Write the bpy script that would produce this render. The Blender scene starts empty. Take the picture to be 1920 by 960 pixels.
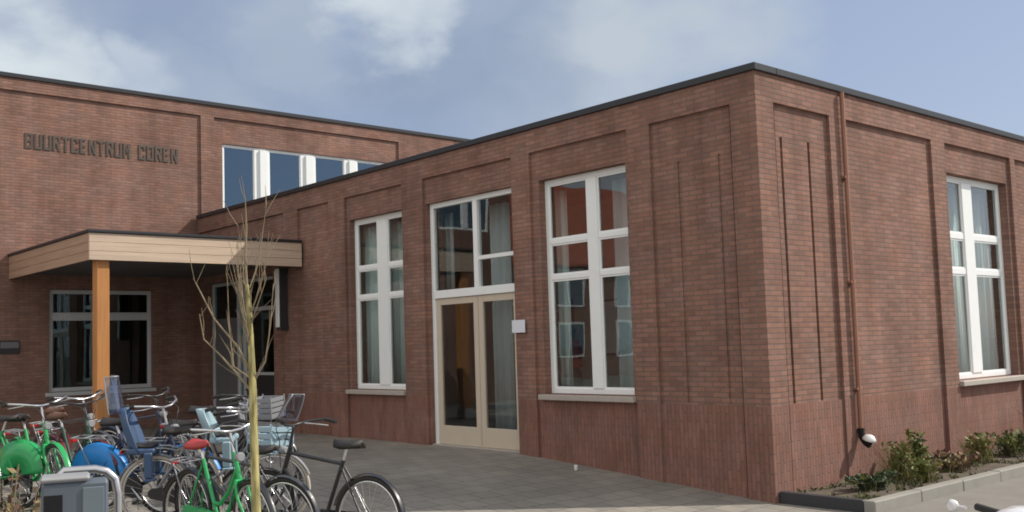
import bpy, math, random
from mathutils import Vector, Matrix
R = math.radians
sc = bpy.context.scene
col = sc.collection
rnd = random.Random(7)

# ------------------------------------------------------------------ helpers
def tag(o, label=None, cat=None, group=None, kind=None):
    if label: o['label'] = label
    if cat: o['category'] = cat
    if group: o['group'] = group
    if kind: o['kind'] = kind
    return o

def empty(name, loc=(0, 0, 0), rot=(0, 0, 0)):
    o = bpy.data.objects.new(name, None)
    o.location = loc; o.rotation_euler = rot; o.empty_display_size = .1
    col.objects.link(o)
    return o

class MB:
    """collects shapes into one mesh"""
    def __init__(s): s.v = []; s.f = []; s.sm = []
    def add(s, vs, fs, smooth=False):
        b = len(s.v); s.v += [tuple(p) for p in vs]
        for f in fs: s.f.append([b + i for i in f]); s.sm.append(smooth)
        return s
    def quad(s, a, b, c, d): return s.add([a, b, c, d], [(0, 1, 2, 3)])
    def box(s, x0, x1, y0, y1, z0, z1, ch=0.0):
        if x0 > x1: x0, x1 = x1, x0
        if y0 > y1: y0, y1 = y1, y0
        if z0 > z1: z0, z1 = z1, z0
        ch = min(ch, (x1-x0)*.45, (y1-y0)*.45, (z1-z0)*.45)
        if ch <= 0:
            v = [(x, y, z) for z in (z0, z1) for y in (y0, y1) for x in (x0, x1)]
            return s.add(v, [(0, 2, 3, 1), (4, 5, 7, 6), (0, 1, 5, 4), (2, 6, 7, 3), (0, 4, 6, 2), (1, 3, 7, 5)])
        # chamfered box
        v = []; idx = {}
        for ix, x in enumerate((x0, x1)):
            for iy, y in enumerate((y0, y1)):
                for iz, z in enumerate((z0, z1)):
                    sx = ch if ix == 0 else -ch; sy = ch if iy == 0 else -ch; sz = ch if iz == 0 else -ch
                    for k, p in enumerate(((x, y+sy, z+sz), (x+sx, y, z+sz), (x+sx, y+sy, z))):
                        idx[(ix, iy, iz, k)] = len(v); v.append(p)
        f = []
        for a in (0, 1):
            f.append([idx[(a, i, j, 0)] for i, j in ((0, 0), (1, 0), (1, 1), (0, 1))])
            f.append([idx[(i, a, j, 1)] for i, j in ((0, 0), (1, 0), (1, 1), (0, 1))])
            f.append([idx[(i, j, a, 2)] for i, j in ((0, 0), (1, 0), (1, 1), (0, 1))])
        for a in (0, 1):
            for b in (0, 1):
                f.append([idx[(0, a, b, 1)], idx[(1, a, b, 1)], idx[(1, a, b, 2)], idx[(0, a, b, 2)]])
                f.append([idx[(a, 0, b, 0)], idx[(a, 1, b, 0)], idx[(a, 1, b, 2)], idx[(a, 0, b, 2)]])
                f.append([idx[(a, b, 0, 0)], idx[(a, b, 1, 0)], idx[(a, b, 1, 1)], idx[(a, b, 0, 1)]])
                for c in (0, 1):
                    f.append([idx[(a, b, c, 0)], idx[(a, b, c, 1)], idx[(a, b, c, 2)]])
        return s.add(v, f)
    def tube(s, pts, r, seg=8, cap=True):
        pts = [Vector(p) for p in pts]; n = len(pts)
        rs = r if isinstance(r, (list, tuple)) else [r]*n
        vs = []; ref = None
        for i, p in enumerate(pts):
            t = (pts[min(i+1, n-1)] - pts[max(i-1, 0)]).normalized()
            if ref is None:
                ref = Vector((0, 0, 1)) if abs(t.z) < .9 else Vector((1, 0, 0))
            a = (ref - t*ref.dot(t)).normalized(); b = t.cross(a); ref = a
            for k in range(seg):
                w = 2*math.pi*k/seg
                vs.append(p + (a*math.cos(w) + b*math.sin(w))*rs[i])
        fs = []
        for i in range(n-1):
            for k in range(seg):
                k2 = (k+1) % seg
                fs.append((i*seg+k, i*seg+k2, (i+1)*seg+k2, (i+1)*seg+k))
        s.add(vs, fs, True)
        if cap:
            s.add(vs[:seg], [tuple(range(seg))[::-1]]); s.add(vs[-seg:], [tuple(range(seg))])
        return s
    def ring(s, c, R_, r, seg=36, sec=6, axis='y', wy=None):
        """torus about the y axis, r radial, wy half width"""
        wy = wy or r; vs = []; fs = []
        for i in range(seg):
            a = 2*math.pi*i/seg
            for k in range(sec):
                w = 2*math.pi*k/sec
                rr = R_ + r*math.cos(w)
                vs.append((c[0]+rr*math.cos(a), c[1]+wy*math.sin(w), c[2]+rr*math.sin(a)))
        for i in range(seg):
            for k in range(sec):
                i2 = (i+1) % seg; k2 = (k+1) % sec
                fs.append((i*sec+k, i2*sec+k, i2*sec+k2, i*sec+k2))
        return s.add(vs, fs, True)
    def lathe(s, c, prof, seg=16, axis=(0, 0, 1)):
        """prof: (radius, height) pairs along axis"""
        ax = Vector(axis).normalized(); ref = Vector((0, 0, 1)) if abs(ax.z) < .9 else Vector((1, 0, 0))
        a = (ref - ax*ref.dot(ax)).normalized(); b = ax.cross(a); c = Vector(c); vs = []; fs = []
        for rr, h in prof:
            for k in range(seg):
                w = 2*math.pi*k/seg
                vs.append(c + ax*h + (a*math.cos(w)+b*math.sin(w))*rr)
        for i in range(len(prof)-1):
            for k in range(seg):
                k2 = (k+1) % seg
                fs.append((i*seg+k, i*seg+k2, (i+1)*seg+k2, (i+1)*seg+k))
        s.add(vs, fs, True)
        s.add(vs[:seg], [tuple(range(seg))[::-1]]); s.add(vs[-seg:], [tuple(range(seg))])
        return s
    def sheet(s, grid, th=0.0, smooth=True):
        """grid[i][j] points; th: offset vector gives thickness"""
        n, m = len(grid), len(grid[0])
        if th:
            th = Vector(th)
            vs = [Vector(p) for r in grid for p in r] + [Vector(p)+th for r in grid for p in r]
        else:
            vs = [Vector(p) for r in grid for p in r]
        fs = [(i*m+j, i*m+j+1, (i+1)*m+j+1, (i+1)*m+j) for i in range(n-1) for j in range(m-1)]
        if th:
            o = n*m
            fs += [(o+a, o+d, o+c, o+b) for (a, b, c, d) in fs[:]]
            for j in range(m-1):
                fs.append((j, o+j, o+j+1, j+1)); fs.append(((n-1)*m+j, (n-1)*m+j+1, o+(n-1)*m+j+1, o+(n-1)*m+j))
            for i in range(n-1):
                fs.append((i*m, (i+1)*m, o+(i+1)*m, o+i*m)); fs.append((i*m+m-1, o+i*m+m-1, o+(i+1)*m+m-1, (i+1)*m+m-1))
        return s.add(vs, fs, smooth)
    def build(s, name, mat, parent=None, off=(0, 0, 0), loc=None):
        me = bpy.data.meshes.new(name)
        ox, oy, oz = off
        me.from_pydata([(x-ox, y-oy, z-oz) for x, y, z in s.v], [], s.f)
        for p, sm in zip(me.polygons, s.sm): p.use_smooth = sm
        me.materials.append(mat); me.update()
        o = bpy.data.objects.new(name, me); col.objects.link(o)
        if parent: o.parent = parent
        if loc: o.location = loc
        return o

# ------------------------------------------------------------------ materials
def newmat(name):
    m = bpy.data.materials.new(name); m.use_nodes = True
    nt = m.node_tree; b = nt.nodes['Principled BSDF']
    return m, nt, b
def N(nt, t, **kw):
    n = nt.nodes.new(t)
    for k, v in kw.items():
        if k.startswith('_'): setattr(n, k[1:], v)
        else: n.inputs[k.replace('__', ' ')].default_value = v
    return n
def simple(name, c, rough=.5, metal=0, var=.12, scale=6, spec=.5, bump=0, coat=0):
    m, nt, b = newmat(name)
    tc = N(nt, 'ShaderNodeTexCoord')
    no = N(nt, 'ShaderNodeTexNoise', Scale=scale, Detail=4)
    nt.links.new(tc.outputs['Object'], no.inputs['Vector'])
    mx = N(nt, 'ShaderNodeMix', _data_type='RGBA')
    mx.inputs[6].default_value = (*[x*(1-var) for x in c], 1); mx.inputs[7].default_value = (*[min(1, x*(1+var)) for x in c], 1)
    nt.links.new(no.outputs['Fac'], mx.inputs[0]); nt.links.new(mx.outputs[2], b.inputs['Base Color'])
    b.inputs['Roughness'].default_value = rough; b.inputs['Metallic'].default_value = metal
    b.inputs['Specular IOR Level'].default_value = spec; b.inputs['Coat Weight'].default_value = coat
    if bump:
        bp = N(nt, 'ShaderNodeBump', Strength=bump, Distance=.01)
        n2 = N(nt, 'ShaderNodeTexNoise', Scale=scale*12, Detail=3)
        nt.links.new(tc.outputs['Object'], n2.inputs['Vector'])
        nt.links.new(n2.outputs['Fac'], bp.inputs['Height']); nt.links.new(bp.outputs[0], b.inputs['Normal'])
    return m

def brickmat(name, c1, c2, mortar, bw=.212, rh=.060, soldier=False, msize=.009, tint=(1, 1, 1)):
    m, nt, b = newmat(name); L = nt.links.new
    g = N(nt, 'ShaderNodeNewGeometry'); sp = N(nt, 'ShaderNodeSeparateXYZ'); L(g.outputs['Position'], sp.inputs[0])
    ad = N(nt, 'ShaderNodeMath', _operation='ADD'); L(sp.outputs['X'], ad.inputs[0]); L(sp.outputs['Y'], ad.inputs[1])
    cbp = N(nt, 'ShaderNodeCombineXYZ'); L(ad.outputs[0], cbp.inputs['X']); L(sp.outputs['Z'], cbp.inputs['Y'])
    cb = N(nt, 'ShaderNodeCombineXYZ')
    if soldier: L(sp.outputs['Z'], cb.inputs['X']); L(ad.outputs[0], cb.inputs['Y'])
    else: L(ad.outputs[0], cb.inputs['X']); L(sp.outputs['Z'], cb.inputs['Y'])
    bt = N(nt, 'ShaderNodeTexBrick', _offset=.5)
    bt.inputs['Color1'].default_value = (*c1, 1); bt.inputs['Color2'].default_value = (*c2, 1); bt.inputs['Mortar'].default_value = (*mortar, 1)
    bt.inputs['Scale'].default_value = 1; bt.inputs['Mortar Size'].default_value = msize; bt.inputs['Mortar Smooth'].default_value = .3
    bt.inputs['Bias'].default_value = -.1; bt.inputs['Brick Width'].default_value = bw; bt.inputs['Row Height'].default_value = rh
    L(cb.outputs[0], bt.inputs['Vector'])
    # broad weathering and batches of bricks
    n1 = N(nt, 'ShaderNodeTexNoise', Scale=.9, Detail=5, Roughness=.6); L(cb.outputs[0], n1.inputs['Vector'])
    mp = N(nt, 'ShaderNodeMapping'); mp.inputs['Scale'].default_value = (4.72, 16.7, 1) if not soldier else (4.72, 16.7, 1)
    L(cb.outputs[0], mp.inputs['Vector'])
    n2 = N(nt, 'ShaderNodeTexNoise', Scale=.8, Detail=2); L(mp.outputs[0], n2.inputs['Vector'])
    r1 = N(nt, 'ShaderNodeMapRange'); r1.inputs[1].default_value = .3; r1.inputs[2].default_value = .7; r1.inputs[3].default_value = .84; r1.inputs[4].default_value = 1.14
    L(n1.outputs['Fac'], r1.inputs[0])
    r2 = N(nt, 'ShaderNodeMapRange'); r2.inputs[1].default_value = .25; r2.inputs[2].default_value = .75; r2.inputs[3].default_value = .90; r2.inputs[4].default_value = 1.10
    L(n2.outputs['Fac'], r2.inputs[0])
    mu = N(nt, 'ShaderNodeMath', _operation='MULTIPLY'); L(r1.outputs[0], mu.inputs[0]); L(r2.outputs[0], mu.inputs[1])
    # rain streaks and sooty patches with an outline of their own
    ms = N(nt, 'ShaderNodeMapping'); ms.inputs['Scale'].default_value = (3.2, .38, 1); L(cbp.outputs[0], ms.inputs['Vector'])
    n4 = N(nt, 'ShaderNodeTexNoise', Scale=1.0, Detail=6, Roughness=.62); L(ms.outputs[0], n4.inputs['Vector'])
    r4 = N(nt, 'ShaderNodeMapRange'); r4.inputs[1].default_value = .32; r4.inputs[2].default_value = .60; r4.inputs[3].default_value = .80; r4.inputs[4].default_value = 1.04; L(n4.outputs['Fac'], r4.inputs[0])
    mu2 = N(nt, 'ShaderNodeMath', _operation='MULTIPLY'); L(mu.outputs[0], mu2.inputs[0]); L(r4.outputs[0], mu2.inputs[1])
    hs = N(nt, 'ShaderNodeHueSaturation'); L(bt.outputs['Color'], hs.inputs['Color']); L(mu2.outputs[0], hs.inputs['Value'])
    n3 = N(nt, 'ShaderNodeTexNoise', Scale=2.3, Detail=3); L(cb.outputs[0], n3.inputs['Vector'])
    r3 = N(nt, 'ShaderNodeMapRange'); r3.inputs[3].default_value = .8; r3.inputs[4].default_value = 1.2; L(n3.outputs['Fac'], r3.inputs[0])
    L(r3.outputs[0], hs.inputs['Saturation'])
    L(hs.outputs[0], b.inputs['Base Color'])
    bp = N(nt, 'ShaderNodeBump', Strength=.7, Distance=.008); bp.invert = True
    L(bt.outputs['Fac'], bp.inputs['Height']); L(bp.outputs[0], b.inputs['Normal'])
    b.inputs['Roughness'].default_value = .9; b.inputs['Specular IOR Level'].default_value = .2
    return m

def glassmat(name, tint=(.55, .62, .62), refl=.16, rough=0.0, gl=(.93, .97, 1)):
    glc = gl
    m, nt, b = newmat(name); L = nt.links.new; nt.nodes.remove(b)
    out = nt.nodes['Material Output']
    tr = N(nt, 'ShaderNodeBsdfTransparent'); tr.inputs[0].default_value = (*tint, 1)
    gl = N(nt, 'ShaderNodeBsdfGlossy'); gl.inputs['Roughness'].default_value = rough; gl.inputs[0].default_value = (*glc, 1)
    lw_ = N(nt, 'ShaderNodeLayerWeight', Blend=.5)
    fr = N(nt, 'ShaderNodeMath', _operation='POWER'); L(lw_.outputs['Facing'], fr.inputs[0]); fr.inputs[1].default_value = 4.5
    ad = N(nt, 'ShaderNodeMath', _operation='ADD'); L(fr.outputs[0], ad.inputs[0]); ad.inputs[1].default_value = refl; ad.use_clamp = True
    # panes are never quite flat
    tc = N(nt, 'ShaderNodeTexCoord'); no = N(nt, 'ShaderNodeTexNoise', Scale=1.3, Detail=1); L(tc.outputs['Object'], no.inputs['Vector'])
    bp = N(nt, 'ShaderNodeBump', Strength=.05, Distance=.05); L(no.outputs['Fac'], bp.inputs['Height']); L(bp.outputs[0], gl.inputs['Normal'])
    mx = N(nt, 'ShaderNodeMixShader'); L(ad.outputs[0], mx.inputs[0]); L(tr.outputs[0], mx.inputs[1]); L(gl.outputs[0], mx.inputs[2])
    L(mx.outputs[0], out.inputs[0])
    return m

def woodmat(name, c, along='x', rough=.5):
    m, nt, b = newmat(name); L = nt.links.new
    g = N(nt, 'ShaderNodeNewGeometry'); mp = N(nt, 'ShaderNodeMapping')
    mp.inputs['Scale'].default_value = {'x': (.5, 4, 14), 'y': (4, .5, 14), 'z': (14, 14, .6)}[along]
    L(g.outputs['Position'], mp.inputs['Vector'])
    no = N(nt, 'ShaderNodeTexNoise', Scale=3, Detail=5, Roughness=.6); L(mp.outputs[0], no.inputs['Vector'])
    mx = N(nt, 'ShaderNodeMix', _data_type='RGBA'); L(no.outputs['Fac'], mx.inputs[0])
    mx.inputs[6].default_value = (*[x*.60 for x in c], 1); mx.inputs[7].default_value = (*[min(1, x*1.30) for x in c], 1)
    L(mx.outputs[2], b.inputs['Base Color']); b.inputs['Roughness'].default_value = rough
    return m

M = {}
M['brick'] = brickmat('brick', (.305, .168, .130), (.226, .126, .099), (.200, .138, .114))
M['soldier'] = brickmat('soldier_brick', (.285, .148, .116), (.238, .124, .098), (.205, .128, .104), soldier=True)
M['brick_far'] = brickmat('house_brick', (.30, .13, .09), (.24, .10, .075), (.3, .24, .2))
M['coping'] = simple('coping_metal', (.035, .037, .042), .45, .3)
M['white'] = simple('white_frame_paint', (.86, .89, .89), .4, var=.04)
M['cream'] = simple('cream_door_paint', (.60, .52, .42), .42, var=.05)
M['greyframe'] = simple('grey_frame_paint', (.52, .54, .55), .4, var=.05)
M['darkframe'] = simple('dark_frame_paint', (.03, .028, .03), .4)
M['sill'] = simple('sill_stone', (.42, .38, .34), .75, var=.12, scale=14)
M['glass'] = glassmat('window_glass', (.88, .91, .91), .06)
M['glass_sky'] = glassmat('upper_window_glass', (.3, .36, .4), .20, gl=(.60, .80, 1))
M['glass_dark'] = glassmat('low_window_glass', (.7, .82, .85), .06, gl=(.8, .95, 1))
M['room'] = simple('room_plaster', (.55, .50, .44), .9)
M['roomdark'] = simple('room_brown_panel', (.16, .09, .065), .8)
M['roomfloor'] = simple('room_floor', (.12, .10, .08), .5)
M['roof'] = simple('roofing', (.09, .09, .09), .9)
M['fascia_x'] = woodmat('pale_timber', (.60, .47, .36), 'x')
M['fascia_y'] = woodmat('shaded_timber_side', (.42, .28, .20), 'y')  # same canopy timber, with the side's shade put into a darker colour
M['post'] = woodmat('orange_timber', (.50, .225, .075), 'z')
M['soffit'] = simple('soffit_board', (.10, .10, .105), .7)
M['copper'] = simple('copper_pipe', (.31, .155, .105), .5, .25, scale=4)
M['letter'] = simple('dark_letter_metal', (.085, .070, .058), .6, .1)
M['steel'] = simple('galvanised_steel', (.55, .56, .58), .32, .85)
M['chrome'] = simple('bright_metal', (.72, .72, .72), .22, .9)
M['rubber'] = simple('tyre_rubber', (.035, .033, .03), .85)
M['cream_tyre'] = simple('pale_tyre', (.50, .46, .40), .8)
M['black'] = simple('black_paint', (.018, .018, .02), .35, coat=.4)
M['saddle_black'] = simple('black_vinyl', (.025, .022, .02), .6)
M['brown_leather'] = simple('brown_leather', (.13, .06, .035), .6)
M['saddle_red'] = simple('red_vinyl', (.42, .05, .05), .5)
M['green'] = simple('green_paint', (.015, .36, .10), .35, coat=.4, var=.06)
M['blue'] = simple('bright_blue_vinyl', (.012, .22, .62), .4, var=.08)
M['seatblue'] = simple('blue_seat_plastic', (.05, .095, .19), .5)
M['paleblue'] = simple('pale_blue_plastic', (.30, .43, .50), .45)
M['darkblue'] = simple('dark_blue_paint', (.02, .03, .07), .35, coat=.4)
M['teal'] = simple('dark_teal_paint', (.015, .07, .055), .35, coat=.4)
M['burgundy'] = simple('burgundy_paint', (.13, .02, .025), .4, coat=.3)
M['grey'] = simple('grey_paint', (.28, .29, .31), .35, .2, coat=.3)
M['greypanel'] = simple('grey_door_panel', (.16, .16, .165), .5)
M['white_gloss'] = simple('white_gloss_paint', (.82, .82, .82), .25, coat=.5, var=.03)
M['darkgrey'] = simple('dark_grey_paint', (.05, .052, .058), .4, coat=.3)
M['redlens'] = simple('red_lens', (.5, .02, .02), .2)
M['lens'] = simple('clear_lens', (.30, .31, .32), .12)
M['screen'] = glassmat('clear_screen', (.74, .78, .90), .10)
M['binbody'] = simple('slate_plastic', (.10, .125, .155), .5, var=.15, scale=5)
M['binpanel'] = simple('slate_panel', (.15, .19, .22), .5)
M['binlid'] = simple('grey_plastic_lid', (.30, .31, .32), .45)
M['void'] = simple('bin_opening', (.008, .008, .01), .9)
M['moss'] = None
M['twig'] = simple('grey_bark', (.25, .20, .13), .9, var=.3, scale=20)
M['soil'] = simple('bed_soil', (.11, .088, .066), .95, var=.5, scale=9, bump=.8)
M['edge'] = simple('kerb_end_shade', (.035, .036, .04), .6)  # shade on the bed's end face, put in as a near-black colour
M['concrete'] = simple('kerb_concrete', (.27, .26, .235), .85, var=.18, scale=5, bump=.2)
M['leaf'] = simple('leaf_green', (.12, .15, .028), .6, var=.5, scale=30)
M['leaf_dark'] = simple('leaf_dark_green', (.035, .06, .022), .6, var=.4, scale=30)
M['cover'] = simple('mixed_low_leaves', (.085, .09, .032), .8, var=.55, scale=2.5)
M['leaf_dry'] = simple('dry_leaf', (.26, .19, .085), .7, var=.4, scale=30)
M['leaf_red'] = simple('russet_leaf', (.15, .075, .05), .7, var=.5, scale=25)
M['curtain'] = simple('curtain_cloth', (.72, .81, .78), .9, var=.1)
M['curtain_teal'] = simple('teal_curtain_cloth', (.50, .57, .58), .9, var=.1)
M['paper'] = simple('white_paper', (.8, .8, .78), .7, var=.03)
M['redcloth'] = simple('red_upholstery', (.36, .03, .03), .8)
M['plate'] = simple('white_enamel_plate', (.74, .78, .86), .3, var=.03)
M['tiles'] = simple('red_roof_tiles', (.42, .12, .07), .8, var=.25, scale=3)

def mossmat():
    m, nt, b = newmat('mossy_bark'); L = nt.links.new
    tc = N(nt, 'ShaderNodeTexCoord'); mp = N(nt, 'ShaderNodeMapping'); mp.inputs['Scale'].default_value = (30, 30, 5)
    L(tc.outputs['Object'], mp.inputs[0]); no = N(nt, 'ShaderNodeTexNoise', Scale=1, Detail=5); L(mp.outputs[0], no.inputs['Vector'])
    rp = N(nt, 'ShaderNodeValToRGB'); L(no.outputs['Fac'], rp.inputs[0])
    rp.color_ramp.elements[0].position = .3; rp.color_ramp.elements[0].color = (.13, .105, .06, 1)
    e3 = rp.color_ramp.elements.new(.45); e3.color = (.27, .24, .10, 1)
    rp.color_ramp.elements[-1].position = .62; rp.color_ramp.elements[-1].color = (.50, .44, .19, 1)
    L(rp.outputs[0], b.inputs['Base Color']); b.inputs['Roughness'].default_value = .9
    bp = N(nt, 'ShaderNodeBump', Strength=.5, Distance=.01); L(no.outputs['Fac'], bp.inputs['Height']); L(bp.outputs[0], b.inputs['Normal'])
    return m
M['moss'] = mossmat()

def pavemat():
    m, nt, b = newmat('grey_pavers'); L = nt.links.new
    g = N(nt, 'ShaderNodeNewGeometry')
    bt = N(nt, 'ShaderNodeTexBrick', _offset=.5)
    bt.inputs['Color1'].default_value = (.268, .246, .212, 1); bt.inputs['Color2'].default_value = (.212, .196, .172, 1); bt.inputs['Mortar'].default_value = (.10, .094, .08, 1)
    bt.inputs['Scale'].default_value = 1; bt.inputs['Mortar Size'].default_value = .006; bt.inputs['Brick Width'].default_value = .3; bt.inputs['Row Height'].default_value = .3
    L(g.outputs['Position'], bt.inputs['Vector'])
    n1 = N(nt, 'ShaderNodeTexNoise', Scale=.7, Detail=6, Roughness=.65); L(g.outputs['Position'], n1.inputs['Vector'])
    n2 = N(nt, 'ShaderNodeTexNoise', Scale=60, Detail=2); L(g.outputs['Position'], n2.inputs['Vector'])
    r1 = N(nt, 'ShaderNodeMapRange'); r1.inputs[1].default_value = .3; r1.inputs[2].default_value = .7; r1.inputs[3].default_value = .8; r1.inputs[4].default_value = 1.15
    L(n1.outputs['Fac'], r1.inputs[0])
    r2 = N(nt, 'ShaderNodeMapRange'); r2.inputs[3].default_value = .8; r2.inputs[4].default_value = 1.2; L(n2.outputs['Fac'], r2.inputs[0])
    mu = N(nt, 'ShaderNodeMath', _operation='MULTIPLY'); L(r1.outputs[0], mu.inputs[0]); L(r2.outputs[0], mu.inputs[1])
    hs = N(nt, 'ShaderNodeHueSaturation'); L(bt.outputs['Color'], hs.inputs['Color']); L(mu.outputs[0], hs.inputs['Value'])
    L(hs.outputs[0], b.inputs['Base Color']); b.inputs['Roughness'].default_value = .85
    bp = N(nt, 'ShaderNodeBump', Strength=.3, Distance=.005); L(n2.outputs['Fac'], bp.inputs['Height']); L(bp.outputs[0], b.inputs['Normal'])
    return m
M['pave'] = pavemat()

# ------------------------------------------------------------------ camera
CAM = Vector((-9.5977, -6.391, 1.818)); YAW, PITCH, ROLL, F = .8652, .0762, -.0296, 1870.6354
PX, PY = 960-59.8563, 480+26.0844
fw = Vector((math.cos(YAW)*math.cos(PITCH), math.sin(YAW)*math.cos(PITCH), math.sin(PITCH)))
r0 = Vector((math.sin(YAW), -math.cos(YAW), 0)); u0 = r0.cross(fw)
cr = r0*math.cos(ROLL) + u0*math.sin(ROLL); cu = -r0*math.sin(ROLL) + u0*math.cos(ROLL)
cam = bpy.data.cameras.new('camera'); co = bpy.data.objects.new('camera', cam); col.objects.link(co)
co.matrix_world = Matrix(((cr.x, cu.x, -fw.x, CAM.x), (cr.y, cu.y, -fw.y, CAM.y), (cr.z, cu.z, -fw.z, CAM.z), (0, 0, 0, 1)))
cam.sensor_width = 36; cam.lens = F/1920*36; cam.shift_x = -(PX-960)/1920; cam.shift_y = (PY-480)/1920
cam.clip_start = .1; cam.clip_end = 3000
sc.camera = co

# ------------------------------------------------------------------ light and sky
SUN = Vector((1, -.6, 1.0)).normalized()
sl = bpy.data.lights.new('sun', 'SUN'); sl.energy = 4.3; sl.angle = R(.5); sl.color = (1, .93, .82)
so = bpy.data.objects.new('sun', sl); col.objects.link(so)
so.rotation_euler = SUN.to_track_quat('Z', 'Y').to_euler(); so.location = (8, -8, 12)
w = bpy.data.worlds.new('World'); sc.world = w; w.use_nodes = True
nt = w.node_tree; L = nt.links.new
bg = nt.nodes['Background']
sky = N(nt, 'ShaderNodeTexSky'); sky.sky_type = 'NISHITA'; sky.sun_disc = False
sky.sun_elevation = math.asin(SUN.z); sky.sun_rotation = math.atan2(SUN.x, SUN.y)
sky.air_density = 1.0; sky.dust_density = 1.5; sky.ozone_density = 1.5
bg.inputs[1].default_value = .12
tc = N(nt, 'ShaderNodeTexCoord')
def dirpx(x, y): return (fw*F + cr*(x-PX) - cu*(y-PY)).normalized()
mp = N(nt, 'ShaderNodeMapping'); mp.inputs['Scale'].default_value = (1, 1, 1.9); L(tc.outputs['Generated'], mp.inputs[0])
n1 = N(nt, 'ShaderNodeTexNoise', Scale=2.6, Detail=9, Roughness=.55, Distortion=.25); L(mp.outputs[0], n1.inputs['Vector'])
n2 = N(nt, 'ShaderNodeTexNoise', Scale=7, Detail=6, Roughness=.55); L(mp.outputs[0], n2.inputs['Vector'])
wn = N(nt, 'ShaderNodeVectorMath', _operation='MULTIPLY_ADD'); L(n2.outputs['Color'], wn.inputs[0])
wn.inputs[1].default_value = (.18, .18, .18); L(tc.outputs['Generated'], wn.inputs[2])
wo = N(nt, 'ShaderNodeVectorMath', _operation='SUBTRACT'); L(wn.outputs[0], wo.inputs[0]); wo.inputs[1].default_value = (.09, .09, .09)
def blob(d, rad):
    ds = N(nt, 'ShaderNodeVectorMath', _operation='DISTANCE'); L(wo.outputs[0], ds.inputs[0]); ds.inputs[1].default_value = d
    mr = N(nt, 'ShaderNodeMapRange', _interpolation_type='SMOOTHSTEP'); mr.inputs[1].default_value = rad; mr.inputs[2].default_value = rad*.25
    L(ds.outputs['Value'], mr.inputs[0]); return mr.outputs[0]
def addm(a, b, op='ADD', clamp=False):
    m = N(nt, 'ShaderNodeMath', _operation=op); m.use_clamp = clamp
    for i, q in enumerate((a, b)):
        if isinstance(q, (int, float)): m.inputs[i].default_value = q
        else: L(q, m.inputs[i])
    return m.outputs[0]
def mixc(f, a, b):
    m = N(nt, 'ShaderNodeMix', _data_type='RGBA')
    for i, q in ((0, f), (6, a), (7, b)):
        if isinstance(q, tuple): m.inputs[i].default_value = q
        elif isinstance(q, (int, float)): m.inputs[i].default_value = q
        else: L(q, m.inputs[i])
    return m.outputs[2]
def blobs(lst):
    r = None
    for px, py, rad, k in lst:
        t = addm(blob(dirpx(px, py), rad), k, 'MULTIPLY'); r = t if r is None else addm(r, t, 'MAXIMUM')
    return r
bright = blobs(((60, 130, .085, 1.0), (130, 155, .06, .8), (700, -8, .075, 1.0), (780, 0, .05, .8), (250, 165, .05, .5)))
pale = blobs(((560, 40, .10, .8), (760, 5, .12, .9), (900, 20, .10, .7), (1080, 110, .12, .9), (1180, 70, .13, 1.0), (1300, 50, .11, 1.0), (1360, 20, .10, .9), (960, 220, .10, .8), (40, 60, .14, .6), (420, 210, .10, .6)))
grey = blobs(((820, 130, .15, 1.0), (930, 90, .13, .8), (720, 190, .10, .6), (560, 130, .12, .5), (340, 90, .16, .45), (980, 130, .11, .7)))
haze = mixc(.55, sky.outputs[0], (3.35, 3.9, 5.35, 1))                   # thin veil over the blue
mott = N(nt, 'ShaderNodeMapRange'); mott.inputs[1].default_value = .3; mott.inputs[2].default_value = .7; mott.inputs[3].default_value = .55; mott.inputs[4].default_value = 1.25
L(n2.outputs['Fac'], mott.inputs[0])
gen = N(nt, 'ShaderNodeMapRange', _interpolation_type='SMOOTHSTEP'); gen.inputs[1].default_value = .5; gen.inputs[2].default_value = .75; L(n1.outputs['Fac'], gen.inputs[0])
s0 = mixc(addm(gen.outputs[0], .3, 'MULTIPLY'), haze, (4.0, 4.6, 5.6, 1))
s1 = mixc(addm(pale, mott.outputs[0], 'MULTIPLY', True), s0, (4.3, 4.85, 5.5, 1))
s2 = mixc(addm(grey, mott.outputs[0], 'MULTIPLY', True), s1, (2.4, 3.05, 4.25, 1))
s3 = mixc(addm(bright, mott.outputs[0], 'MULTIPLY', True), s2, (5.7, 6.3, 6.7, 1))
# unseen bright cloud bank added behind the viewer to lift and neutralise ambient light
bd_ = N(nt, 'ShaderNodeVectorMath', _operation='DOT_PRODUCT'); L(wo.outputs[0], bd_.inputs[0]); bd_.inputs[1].default_value = Vector((-.8, -.35, .48)).normalized()
br = N(nt, 'ShaderNodeMapRange', _interpolation_type='SMOOTHSTEP'); br.inputs[1].default_value = .15; br.inputs[2].default_value = .62; L(bd_.outputs['Value'], br.inputs[0])
s4 = mixc(addm(br.outputs[0], .93, 'MULTIPLY'), s3, (8.2, 7.95, 7.6, 1))
L(s4, bg.inputs[0])
sc.cycles.filter_width = 1.8
vs = sc.view_settings; vs.view_transform = 'Standard'; vs.look = 'None'; vs.exposure = 0; vs.gamma = 1

# ------------------------------------------------------------------ ground
def gz(y): return .29*min(1, max(0, y/4.2))
mb = MB()
ys = [-400, -40, -10, 0, 1, 2, 3, 4.2, 6, 10, 16, 60, 400]; xs = [-400, -60, -20, -10, -5, 0, 6, 20, 60, 400]
mb.sheet([[(x, y, gz(y)) for x in xs] for y in ys], smooth=False)
tag(mb.build('pavement', M['pave']), kind='structure')
sw = MB(); sw.box(.05, 30, -40, -1.122, -.05, .005); tag(sw.build('sidewalk', simple('sidewalk_concrete', (.20, .19, .172), .85, var=.2, scale=3, bump=.3)), kind='structure')


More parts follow.
